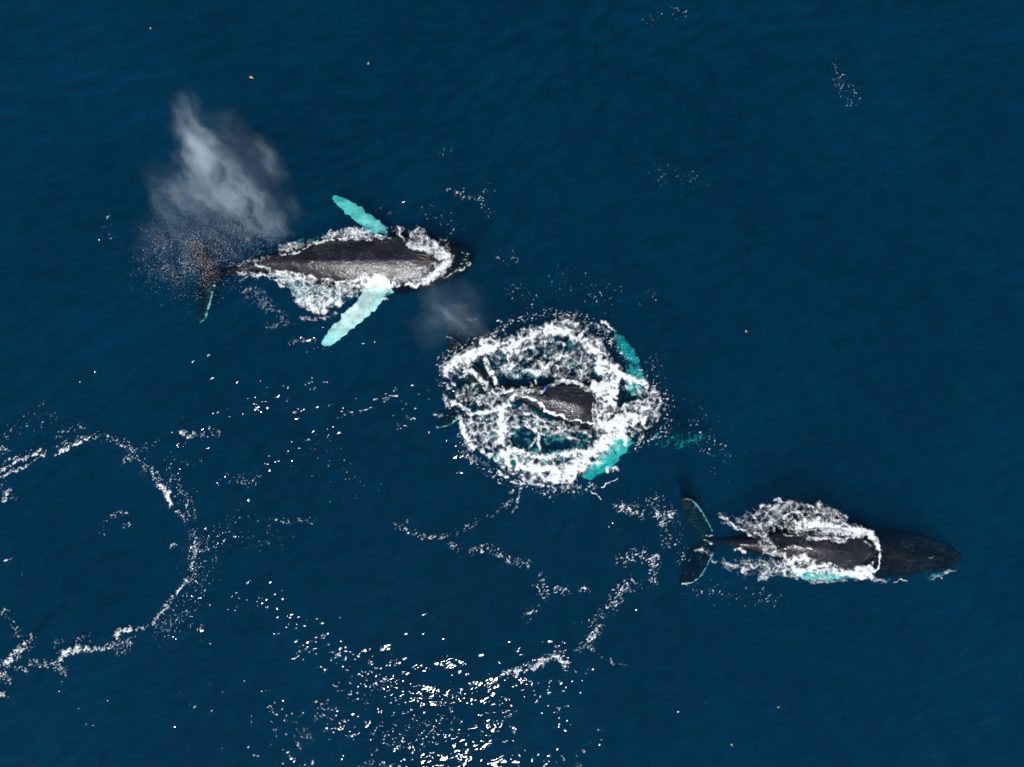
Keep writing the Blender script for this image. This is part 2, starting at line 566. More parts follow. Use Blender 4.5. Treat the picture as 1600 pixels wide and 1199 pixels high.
def build_whale(spec):
    sh = Shell()
    ts = np.concatenate([np.linspace(0, .9, 46), np.linspace(.91, 1, 14)])
    sx = smooth_interp(ts, [(t, x) for t, x, y in spec['spine']])
    sy = smooth_interp(ts, [(t, y) for t, x, y in spec['spine']])
    zt = smooth_interp(ts, spec['ztop'])
    w = smooth_interp(ts, HALFW) * spec.get('fat', 1.0)
    up = smooth_interp(ts, UP); dn = smooth_interp(ts, DOWN)
    P = np.array([pw(x, y, z) for x, y, z in zip(sx, sy, zt)])
    P[:, 2] = zt - up
    tan = np.gradient(P[:, :2], axis=0); tan /= np.linalg.norm(tan, axis=1)[:, None]
    rings = []
    nn = 40
    for i, t in enumerate(ts):
        lat = np.array([-tan[i, 1], tan[i, 0]])
        ring = []
        for j in range(nn):
            a = 2 * math.pi * j / nn
            s, c = math.sin(a), math.cos(a)
            if c > 0:
                pexp = 1.0 + 0.75 * max(0.0, 1 - t / 0.5)
                v = up[i] * c ** pexp
                kk = np.interp(t, [0, .15, .3, .5, .7, .82, .88], [.9, .75, .52, .36, .32, .2, 0])   # two planes meeting in a keel
                flat = up[i] - kk * (math.hypot(s * w[i], .07) - .07)
                v = -math.log(math.exp(-v * 14) + math.exp(-flat * 14)) / 14 + .03
                if t > 0.8:     # rostrum: flattish with a median ridge
                    k = min(1, (t - .8) / .08)
                    v = v * (1 - .22 * k) + up[i] * .22 * k * math.exp(-(s / .16) ** 2)
                # low knuckles of the spine behind the fin
                if t < .34 and t > .06:
                    v += 0.010 * math.sin(t * 150 + 2 * math.sin(t * 41)) * math.exp(-(s / .25) ** 2)
            else:
                v = dn[i] * c
            q = P[i, :2] + lat * w[i] * s
            ring.append((q[0], q[1], P[i, 2] + v))
        rings.append(np.array(ring))
    sh.loft(rings)
    fpt = lambda t: (np.interp(t, ts, P[:, 0]), np.interp(t, ts, P[:, 1]), np.interp(t, ts, zt))
    # dorsal fin: low, hooked, on a hump
    t0 = spec['fin']
    secs = []
    fx = spec.get('finside', 0.0)
    for k in range(9):
        u = k / 8
        tt_l = t0 + .050 * (1 - u) ** 1.2 - .012 * u
        tt_t = t0 - .040 + .016 * u
        a = np.array(fpt(tt_l)); b = np.array(fpt(tt_t))
        i = int(np.argmin(abs(ts - t0))); lat = np.array([-tan[i, 1], tan[i, 0], 0])
        base_z = -0.18
        hz = base_z + (spec.get('finh', .30) - base_z) * u
        a[2] = min(a[2], b[2] + .1) + hz; b[2] += hz * .96
        mid = (a + b) / 2; th = .17 * (1 - u) + .05
        sec = []
        for j in range(12):
            an = 2 * math.pi * j / 12
            uu = .5 - .5 * math.cos(an)
            sec.append(a + (b - a) * uu + lat * (math.sin(an) * th * .5 + fx * u * .2))
        secs.append(np.array(sec))
    sh.loft(secs)
    # flukes: each lobe from the leading and trailing edges seen from above
    le_lines = []
    for le, te, z0, z1 in spec['flukes']:
        n = 18
        L = resample(le, n); T = resample(te, n)
        secs = []
        for k in range(n):
            u = k / (n - 1)
            z = z0 + (z1 - z0) * u
            secs.append(foil(pw(L[k, 0], L[k, 1], z), pw(T[k, 0], T[k, 1], z - .02), .26 * (1 - u) + .085))
        sh.loft(secs)
        le_lines.append(np.array([pw(x, y, z0 + (z1 - z0) * i / (n - 1)) for i, (x, y) in enumerate(L)]))
    # flippers: long, knobbed along the leading edge
    fl_lines = []
    for f in spec['flippers']:
        n = 30
        C = resample(f['path'], n)
        tg = np.gradient(C, axis=0); tg /= np.linalg.norm(tg, axis=1)[:, None]
        secs = []; line = []
        for k in range(n):
            u = k / (n - 1)
            ch = f['chord'] * np.interp(u, [0, .12, .3, .5, .7, .88, .96, 1], [.62, .80, 1.0, .96, .80, .62, .42, .14])
            z = np.interp(u, np.linspace(0, 1, len(f['z'])), f['z'])
            nrm = np.array([-tg[k, 1], tg[k, 0]]) * f['lead']     # towards the leading edge, pixels
            knob = 0.055 * abs(math.sin(u * 26 + 1.0)) + .03 * math.sin(u * 9)
            le = C[k] + nrm * (ch * .5 + knob) / S
            te = C[k] - nrm * (ch * .5 - .04 * abs(math.sin(u * 17))) / S
            secs.append(foil(pw(*le, z), pw(*te, z - f.get('tilt', .05)), .30 * (1 - u) + .12))
            line.append(pw(*C[k], z))
        sh.loft(secs)
        fl_lines.append(np.array(line))
    me = bpy.data.meshes.new('tmp'); me.from_pydata(sh.v, [], sh.f); me.update()
    ob = bpy.data.objects.new('tmp', me); COL.objects.link(ob)
    md = ob.modifiers.new('r', 'REMESH'); md.mode = 'VOXEL'; md.voxel_size = 0.05; md.use_smooth_shade = True
    ms = ob.modifiers.new('s', 'SMOOTH'); ms.factor = 0.5; ms.iterations = 4
    dg = bpy.context.evaluated_depsgraph_get(); dg.update()
    m2 = bpy.data.meshes.new_from_object(ob.evaluated_get(dg))
    bpy.data.objects.remove(ob); bpy.data.meshes.remove(me)
    n = len(m2.vertices)
    V = np.empty(n * 3, np.float32); m2.vertices.foreach_get('co', V); V = V.reshape(-1, 3)
    pale = np.zeros(n)
    # white of the flippers, starting a little way out from the shoulder
    for f, ln in zip(spec['flippers'], fl_lines):
        d = np.full(n, 1e9); uu = np.zeros(n)
        for k in range(len(ln)):
            dk = np.hypot(V[:, 0] - ln[k, 0], V[:, 1] - ln[k, 1]) + 0.5 * abs(V[:, 2] - ln[k, 2])
            m = dk < d; d[m] = dk[m]; uu[m] = k / (len(ln) - 1)
        m = (d < f['chord'] * .72) & (uu > .05)
        pale = np.where(m, np.maximum(pale, sstep(f.get('w0', .10), f.get('w1', .22), uu) * f.get('white', .86)), pale)
    for ln, wgt in zip(le_lines, spec.get('fluke_edge', (.9, .9))):
        d = seg_dist(V[:, 0], V[:, 1], [tuple(p[:2]) for p in ln[3:]])
        zmask = abs(V[:, 2] - ln[:, 2].mean()) < .5
        pale = np.maximum(pale, wgt * sstep(.30, .02, d) * zmask)
    for (x, y, r, a) in spec.get('pale_spots', []):
        wx, wy, _ = pw(x, y, -.6)
        pale = np.maximum(pale, a * sstep(r, r * .4, np.hypot(V[:, 0] - wx, V[:, 1] - wy)))
    for poly, a, wd in spec.get('pale_lines', []):
        q = [pw(x, y, -.9)[:2] for x, y in poly]
        pale = np.maximum(pale, a * sstep(wd, wd * .1, seg_dist(V[:, 0], V[:, 1], q)))
    fk = (V[:, 0] - P[0, 0]) * tan[0, 0] + (V[:, 1] - P[0, 1]) * tan[0, 1]
    pale = np.where(fk < .75, np.maximum(pale, spec.get('fluke_tint', 0.0)), pale)
    # knobbly flipper rims, with the ragged edges of refraction put into the shape
    dm = (pale > .3) & (fk > 2.5)
    V[:, 0] += np.where(dm, .08 * perlin(V[:, 0] * 3.1, V[:, 1] * 3.1 + 9) + .03 * perlin(V[:, 0] * 8, V[:, 1] * 8), 0)
    V[:, 0] += np.where(dm & (V[:, 2] < 0), .06 * perlin(V[:, 0] * 1.5, V[:, 1] * 6.5), 0)
    V[:, 1] += np.where(dm, .08 * perlin(V[:, 0] * 3.1 + 40, V[:, 1] * 3.1) + .03 * perlin(V[:, 0] * 8 + 20, V[:, 1] * 8), 0)
    m2.vertices.foreach_set('co', np.ascontiguousarray(V).ravel())
    set_attr(m2, 'pale', pale)
    m2.name = 'whale_body'
    m2.materials.clear(); m2.materials.append(M_SKIN)
    m2.polygons.foreach_set('use_smooth', [True] * len(m2.polygons))
    bvh = BVHTree.FromPolygons([tuple(v) for v in V], [tuple(p.vertices) for p in m2.polygons])
    root = bpy.data.objects.new('humpback_whale', None)
    root.empty_display_size = 1.0
    i = int(np.argmin(abs(ts - .5)))
    org = Vector((P[i, 0], P[i, 1], P[i, 2] - dn[i]))
    root.location = org
    COL.objects.link(root)
    tag(root, spec['label'], 'whale', 'humpback whales swimming at the surface')
    body = bpy.data.objects.new('body', m2); COL.objects.link(body)
    body.parent = root; body.location = -org
    top = lambda x, y: bvh.ray_cast(Vector((x, y, 6)), Vector((0, 0, -1)))
    return dict(root=root, org=org, bvh=bvh, top=top, fpt=fpt, ts=ts, P=P, tan=tan, w=w, xy=V[:, :2])

def attach(o, W):
    o.parent = W['root']; o.location = -W['org']

WHALES = []
W1 = build_whale(dict(
    label='upper left whale with its whole back bare and both white flippers outstretched',
    spine=[(0, 330, 432), (.1, 376, 419), (.2, 415, 411), (.35, 477, 407.5), (.5, 540, 407), (.65, 602, 407), (.8, 660, 406), (1, 739, 405)],
    ztop=[(0, -.06), (.08, .0), (.16, .17), (.25, .34), (.36, .50), (.5, .56), (.6, .52), (.7, .46), (.78, .42), (.84, .30), (.88, .10),
          (.93, -.06), (1, -.30)],
    fluke_tint=.2, fat=0.97, fin=.36, finh=.20,
    flukes=[([(346, 424), (335, 408), (318, 390), (304, 377), (297, 373)], [(316, 437), (311, 424), (304, 408), (297, 390), (294, 377)], -.05, -.12),
            ([(346, 438), (338, 446), (332, 468), (327, 486), (322, 499), (312, 507)], [(316, 430), (310, 443), (309, 462), (307, 480), (305, 496), (306, 506)], -.30, -.75)],
    fluke_edge=(.12, .52),
    flippers=[dict(path=[(612, 392), (598, 372), (578, 350), (556, 333), (538, 321), (519, 309)], z=[-.9, -.75, -.75, -.85, -1.0], chord=.86, lead=1, w0=.06, w1=.16),
              dict(path=[(606, 425), (588, 458), (570, 480), (546, 502), (526, 522), (504, 541)], z=[-.6, -.30, -.20, -.28, -.5], chord=1.05, lead=1, w0=.04, w1=.12)]))
W2 = build_whale(dict(
    label='middle whale diving inside a ring of white water, a patch of grey back showing',
    spine=[(0, 738, 597), (.1, 776, 606), (.2, 812, 614), (.3, 850, 622), (.5, 924, 638), (.65, 982, 652), (.8, 1040, 666), (1, 1114, 684)],
    ztop=[(0, -.35), (.08, -.2), (.14, .02), (.2, .18), (.3, .40), (.4, .46), (.48, .36), (.54, .06), (.62, -.35), (.72, -.9), (.85, -1.7), (1, -2.7)],
    fluke_tint=.36, fat=0.92, fin=.315, finh=.28, finside=.6,
    flukes=[([(764, 588), (742, 570), (729, 553), (722, 540), (713, 530), (697, 524)], [(738, 606), (718, 592), (708, 574), (703, 556), (699, 540), (696, 528)], -.4, -.2),
            ([(764, 606), (740, 628), (722, 650), (706, 664), (681, 671)], [(738, 596), (718, 610), (706, 630), (696, 648), (680, 665)], -.5, -.6)],
    fluke_edge=(.5, .5),
    flippers=[dict(path=[(990, 636), (994, 606), (993, 585), (985, 558), (976, 540), (964, 519)], z=[-1.1, -1.3, -1.6, -1.9, -2.3], chord=.86, lead=-1, w0=.08, w1=.2, white=.68),
              dict(path=[(990, 670), (970, 694), (955, 712), (938, 730), (914, 748)], z=[-1.1, -1.25, -1.5, -1.9], chord=1.0, lead=1, w0=.08, w1=.2, white=.72)],
    pale_lines=[([(1035, 688), (1075, 696), (1105, 692)], .42, 1.5)]))
W3 = build_whale(dict(
    label='lower right whale with dark head under clear water and foam along its back',
    spine=[(0, 1090, 846), (.1, 1135, 849), (.2, 1172, 852), (.3, 1212, 854), (.5, 1292, 859.5), (.65, 1350, 864.5), (.8, 1412, 869), (1, 1503, 873)],
    ztop=[(0, -1.0), (.08, -.42), (.15, .0), (.24, .18), (.34, .34), (.45, .44), (.56, .40), (.64, .22), (.69, .0), (.78, -.07), (.9, -.15), (1, -.42)],
    fluke_tint=.31, fat=0.92, fin=.33, finh=.22,
    flukes=[([(1122, 842), (1114, 828), (1104, 808), (1093, 791), (1081, 780), (1065, 777)], [(1084, 852), (1080, 838), (1076, 822), (1071, 806), (1066, 790), (1063, 779)], -1.2, -.12),
            ([(1122, 854), (1112, 872), (1104, 888), (1094, 903), (1082, 912), (1061, 915)], [(1084, 846), (1076, 862), (1070, 878), (1066, 892), (1062, 904), (1059, 913)], -1.2, -.12)],
    fluke_edge=(.60, .62),
    flippers=[dict(path=[(1352, 880), (1330, 889), (1300, 896), (1270, 898), (1240, 895)], z=[-1.4, -1.25, -1.2, -1.2], chord=.6, lead=-1, w0=.10, w1=.25, white=.66),
              dict(path=[(1352, 850), (1335, 838), (1305, 834), (1270, 836), (1240, 842)], z=[-1.6, -1.6, -1.6, -1.7], chord=.7, lead=1, w0=.1, w1=.25, white=.8)],
    pale_lines=[([(1450, 904), (1475, 898), (1492, 886)], .62, .3)]))
WHALES = [W1, W2, W3]

def whale_details():
    # blowholes of the first whale
    for sgn in (-1, 1):
        t0 = .805
        V, F = [], []
        x0, y0, _ = W1['fpt'](t0)
        i = int(np.argmin(abs(W1['ts'] - t0))); tx, ty = W1['tan'][i]
        na, nb = 24, 8
        for a in range(na):
            A = 2 * math.pi * a / na
            u = math.cos(A) * .30; v = math.sin(A) * (.075 + .03 * math.cos(A) * -1) + sgn * (.17 - .16 * math.cos(A) * .55)
            for b in range(nb):
                Bn = 2 * math.pi * b / nb
                r = .032
                k = 1 + r * math.cos(Bn) / .3
                uu = math.cos(A) * (.30 + r * math.cos(Bn)); vv = math.sin(A) * (.085 + r * math.cos(Bn)) + sgn * (.15 - .08 * math.cos(A))
                px, py = x0 + tx * uu - ty * vv, y0 + ty * uu + tx * vv
                hit = W1['top'](px, py)[0]
                V.append((px, py, hit.z + .02 + r * math.sin(Bn)))
        for a in range(na):
            for b in range(nb):
                F.append((a * nb + b, ((a + 1) % na) * nb + b, ((a + 1) % na) * nb + (b + 1) % nb, a * nb + (b + 1) % nb))
        o = mesh_obj('blowhole', V, F, M_LIP); attach(o, W1)
        V2, F2 = [], []
        for a in range(na):
            A = 2 * math.pi * a / na
            uu = math.cos(A) * .28; vv = math.sin(A) * .06 + sgn * (.15 - .08 * math.cos(A))
            px, py = x0 + tx * uu - ty * vv, y0 + ty * uu + tx * vv
            V2.append((px, py, W1['top'](px, py)[0].z + .028))
        F2.append(tuple(range(na)))
        s = mesh_obj('nostril', V2, F2, M_SLIT); s.parent = o
    # pale knobs on the heads, too small to pick apart
    for W, spots in ((W1, 26),):
        V, F = [], []
        for k in range(spots):
            t = RNG.uniform(.86, .985); i = int(np.argmin(abs(W['ts'] - t)))
            lat = RNG.choice([-.82, -.55, -.3, 0, .3, .55, .82]) + RNG.normal() * .05
            tx, ty = W['tan'][i]
            x = W['P'][i, 0] - ty * lat * W['w'][i]; y = W['P'][i, 1] + tx * lat * W['w'][i]
            hit = W['top'](x, y)[0]
            if hit is None: continue
            r = RNG.uniform(.025, .04) + .04 * RNG.random() ** 3
            b = len(V)
            for rr, zz in ((1, -.02), (.72, .6 * r), ):
                for j in range(7):
                    a = 2 * math.pi * j / 7
                    V.append((x + r * rr * math.cos(a), y + r * rr * math.sin(a), hit.z + zz))
            V.append((x, y, hit.z + r * .8))
            for j in range(7):
                F.append((b + j, b + (j + 1) % 7, b + 7 + (j + 1) % 7, b + 7 + j))
                F.append((b + 7 + j, b + 7 + (j + 1) % 7, b + 14))
        o = mesh_obj('head_knobs', V, F, M_BARN); attach(o, W); o['kind'] = 'stuff'
    # small blue patch against the fin of the middle whale
    V, F = [], []
    cx, cy, _ = pw(852.5, 606.5, .45)
    n = 9
    for i in range(n):
        for j in range(n):
            u, v = i / (n - 1) * 2 - 1, j / (n - 1) * 2 - 1
            k = 1 + .25 * math.sin(3 * u + 1) * math.cos(2 * v)
            x = cx + (u * math.sqrt(1 - .5 * v * v) * .11 + .04 * v) * k; y = cy + v * math.sqrt(1 - .5 * u * u) * .14 * k
            hit = W2['top'](x, y)[0]
            z = max(hit.z if hit else 0, .22) + .02 + .05 * (1 - u * u) * (1 - v * v)
            V.append((x, y, z))
    for i in range(n - 1):
        for j in range(n - 1):
            F.append((i * n + j, (i + 1) * n + j, (i + 1) * n + j + 1, i * n + j + 1))
    o = mesh_obj('blue_patch', V, F, M_BLUE); attach(o, W2); o['label'] = 'small bright blue patch beside the dorsal fin'
    md = o.modifiers.new('s', 'SOLIDIFY'); md.thickness = .03

# ------------------------------------------------------------------ foam
ZTOP_CACHE = {}
def surface_z(X, Y):
    """height of whatever is on top, sea or whale"""
    z = sea_h(X, Y)
    for W in WHALES:
        mn, mx = W['xy'].min(0), W['xy'].max(0)
        m = np.nonzero((X > mn[0]) & (X < mx[0]) & (Y > mn[1]) & (Y < mx[1]))
        top = W['top']
        for a in zip(*m):
            h = top(X[a], Y[a])[0]
            if h is not None and h.z > z[a]: z[a] = h.z
    return z

def paint(X, Y, strokes):
    M = np.zeros(X.shape)
    neg = np.zeros(X.shape)
    for s in strokes:
        kind, pts, wd, a = s[:4]
        pts = [tuple(p) for p in pts]
        xs = [p[0] for p in pts]; ys = [p[1] for p in pts]
        pad = abs(wd) * 1.6 + 2
        sel = (X > min(xs) - pad) & (X < max(xs) + pad) & (Y > min(ys) - pad) & (Y < max(ys) + pad)
        if not sel.any(): continue
        x, y = X[sel], Y[sel]
        if kind == 'L':
            d = seg_dist(x, y, pts if len(pts) > 1 else pts + pts)
            v = a * (1 - sstep(0.05, 1.0, d / (wd * 1.45)))
        else:
            d = seg_dist(x, y, pts + [pts[0]])
            sd = np.where(in_poly(x, y, pts), d, -d)
            v = a * sstep(-wd * .5, wd, sd)
        if a >= 0: M[sel] = np.maximum(M[sel], v)
        else: neg[sel] = np.minimum(neg[sel], v)
    return M + neg

def foam_patch(name, box, strokes, label, cell=11.0, lace=.75, grain=.45, bias=0.0, relief=.06, specks=False, film=.22, fib=.7, gn=.30, sub=1.0, hr=.0, stretch=(1, 1, 0), seed=0,
               thresh=0.0, mat=None, z_off=0.02, zfix=None, step=1.0, drape=True, kind='stuff', fine=3.2, extra=None, cat='foam', parent=None, jit=1.0):
    x0, y0, x1, y1 = box
    xs = np.arange(x0, x1 + .01, step); ys = np.arange(y0, y1 + .01, step)
    X, Y = np.meshgrid(xs, ys)
    wx = X + 5.0 * fbm(X / 19 + seed, Y / 19, 3) + 1.6 * perlin(X / 5, Y / 5 + seed)
    wy = Y + 5.0 * fbm(X / 19, Y / 19 + 31 + seed, 3) + 1.6 * perlin(X / 5 + 9, Y / 5 + seed)
    jx = 1.8 * perlin(X / 6, Y / 6 + seed) + 3.2 * perlin(X / 15 + 3, Y / 15 + seed)
    jy = 1.8 * perlin(X / 6 + 40, Y / 6 + seed) + 3.2 * perlin(X / 15 + 60, Y / 15 + seed)
    M = paint(X + jx * jit, Y + jy * jit, strokes)
    if extra is not None: wx, wy = extra(X, Y, wx, wy)
    sa, sb, rot = stretch
    c, s = math.cos(rot), math.sin(rot)
    u = (wx * c + wy * s) / sa; v = (-wx * s + wy * c) / sb
    f1, f2 = worley(u / cell + seed, v / cell + seed)
    g1, g2 = worley(u / (cell * .45) + 7 + seed, v / (cell * .45))
    h1, h2 = worley(u / (cell * 1.9) + 3, v / (cell * 1.9) + seed)
    wob = .5 + .5 * fbm(X / 11 + seed, Y / 11 + 3, 2)
    cells = np.maximum(np.maximum(np.exp(-(f2 - f1) / .17), sub * (.35 + .5 * wob) * np.exp(-(g2 - g1) / .17)), (.9 - .3 * wob) * np.exp(-(h2 - h1) / .12))
    M = M * np.clip(1 + .60 * fbm(X / 8 + seed, Y / 8 + 5, 3) + .25 * fbm(X / 26 + 9, Y / 26 + seed, 2), .1, 1.5)
    gr = fbm(u / fine + seed, v / fine - seed, 3, .6)
    big = fbm(X / 30 + seed * 3, Y / 30, 3)
    if specks:
        F = M * 1.5 - bias + lace * (cells - .45) * np.clip(M * 1.6, 0, 1) + grain * gr + .22 * big * np.clip(M * 2, 0, 1)
        F = np.where(M > 0.01, sstep(0, .55, F), 0)
    else:
        # filaments, a thin milky film and solid froth, each with its own threshold
        q1 = 1 - abs(perlin(u / (cell * .62) + 5, v / (cell * .62) + seed)) * 1.5
        q2 = 1 - abs(perlin(u / (cell * .30) + 15, v / (cell * .30) + seed * 2)) * 1.5
        fil = np.maximum(np.clip(q1, 0, 1) ** 11, .8 * np.clip(q2, 0, 1) ** 9 * (.3 + .7 * wob))
        fil = np.maximum(fil * fib, .95 * cells ** 1.5)
        gate = sstep(.22, .80, M + gn * gr + .12 * big)
        lines = np.clip(fil * 1.25, 0, 1) * gate * lace
        film = film * sstep(.30, 1.0, M + .34 * big + .30 * gr)
        hole = (1 - sstep(.16 + hr, .34 + hr, f1)) * sstep(.05, .5, fbm(X / 13 + 77, Y / 13 + seed, 2) + .2)
        core = sstep(.72 + bias, 1.14 + bias, M * (1 + .10 * big) + .42 * grain * gr + .22 * (fil - .3)) * (1 - .8 * hole)
        F = 1 - (1 - core) * (1 - lines) * (1 - film * (1 - .6 * hole))
        F = np.where(M > 0.01, F, 0)
    kp = np.maximum(np.maximum(F[:-1, :-1], F[1:, :-1]), np.maximum(F[:-1, 1:], F[1:, 1:]))
    keep = kp > .05
    idx = np.arange(X.size).reshape(X.shape)
    Q = np.stack([idx[1:, :-1][keep], idx[1:, 1:][keep], idx[:-1, 1:][keep], idx[:-1, :-1][keep]], 1)
    used = np.unique(Q)
    remap = -np.ones(X.size, int); remap[used] = np.arange(len(used))
    Q = remap[Q]
    PX, PY, FF = X.ravel()[used], Y.ravel()[used], F.ravel()[used]
    WX = (PX - 800) * S; WY = (599.5 - PY) * S
    if zfix is not None: Z = zfix + .12 * perlin(PX / 9, PY / 9)
    else:
        Z = surface_z(WX, WY) if drape else sea_h(WX, WY)
    lump = (.55 + .45 * fbm(PX / 7 + seed, PY / 7, 3)) * np.clip(FF, 0, 1.1) * relief
    Z = Z + z_off + lump
    k = (H - Z) / H
    V = np.stack([WX * k, WY * k, Z], 1)
    o = mesh_obj(name, V, Q, mat or M_FOAM)
    set_attr(o.data, 'dens', FF)
    if parent is None: tag(o, label, cat, kind=kind)
    return o

L, A = 'L', 'A'
FOAM1 = [
    # upper waterline
    (L, [(374, 414), (398, 408), (425, 402)], 5, .42),
    (L, [(438, 397), (452, 398), (470, 390), (490, 382), (520, 375), (560, 371), (588, 371)], 3.2, .95),
    (A, [(436, 392), (445, 380), (470, 375), (490, 374), (500, 368), (490, 382), (465, 392), (450, 398)], 6, .62),
    (A, [(496, 374), (505, 364), (525, 357), (545, 354), (568, 354), (582, 362), (588, 371), (560, 371), (520, 375)], 6, .68),
    (L, [(585, 368), (610, 373)], 3, .6),
    (L, [(442, 389), (455, 384)], 9, .60),
    # bow splash
    (L, [(619, 355), (626, 364), (630, 377)], 2.4, .85),
    (A, [(588, 352), (618, 349), (645, 356), (630, 372), (612, 368)], 8, .30),
    (A, [(630, 378), (636, 366), (645, 357), (650, 350), (662, 354), (671, 368), (680, 376), (694, 390), (702, 400), (690, 404), (668, 394), (650, 386)], 7, .66),
    (L, [(640, 381), (660, 388), (678, 394), (696, 402)], 9, 1.05),
    (L, [(668, 380), (684, 388), (699, 400)], 9, 1.0),
    (L, [(700, 402), (696, 412), (688, 421), (676, 431), (664, 439)], 9.5, 1.05),
    (A, [(684, 372), (700, 374), (708, 394), (698, 398)], 8, .45),
    (A, [(610, 432), (640, 420), (672, 410), (690, 412), (686, 426), (668, 440), (650, 447), (636, 444), (615, 446)], 7, .46),
    (L, [(612, 437), (632, 428), (655, 419), (680, 411)], 4, .55),
    (L, [(634, 445), (650, 446), (664, 441), (676, 432)], 4, .85),
    (L, [(566, 437), (572, 434), (580, 437)], 7.5, 1.15), (L, [(588, 437), (597, 434), (604, 440)], 7.5, 1.15),
    (L, [(566, 445), (585, 446), (606, 447), (620, 444)], 7, .8),
    # lower wake
    (L, [(400, 414), (415, 420), (432, 424), (460, 428), (490, 434), (520, 439), (546, 441), (561, 437)], 3.2, .80),
    (A, [(408, 420), (430, 425), (460, 429), (500, 437), (560, 441), (606, 446), (600, 453), (575, 458), (550, 465), (530, 477), (515, 486), (497, 491),
         (480, 484), (466, 474), (456, 462), (449, 449), (436, 446), (426, 434)], 7, .60),
    (L, [(425, 428), (445, 432), (470, 436), (495, 443)], 8, .70),
    (L, [(398, 429), (420, 432), (433, 440), (442, 448), (451, 448), (461, 462), (470, 474)], 2.6, .85),
    (L, [(466, 470), (480, 474), (494, 480), (512, 472), (530, 470)], 9, .98),
    (L, [(484, 484), (496, 489), (510, 487)], 5, .9), (L, [(478, 467), (486, 464)], 4.5, .95),
    (L, [(505, 455), (530, 458), (556, 462)], 5, .75),
    (L, [(555, 447), (540, 456)], 6, .6),
    (L, [(470, 495), (488, 499), (508, 497), (526, 489)], 4.5, .46),
    (L, [(384, 455), (400, 452), (412, 456)], 7, .36), (L, [(372, 428), (388, 427), (404, 430)], 5, .6),
    (L, [(390, 430), (376, 440)], 3, .45),
    (A, [(370, 432), (410, 440), (450, 480), (470, 510), (440, 520), (400, 490), (372, 470)], 20, .27),
    (L, [(460, 533), (480, 531), (492, 532)], 6, .36), (L, [(416, 508), (432, 510)], 7, .36),
    # nose edge
    (L, [(684, 434), (705, 428), (722, 420), (733, 413)], 2.4, .62), (L, [(590, 328), (620, 334)], 7, .22), (L, [(596, 466), (606, 468)], 4, .5),
]
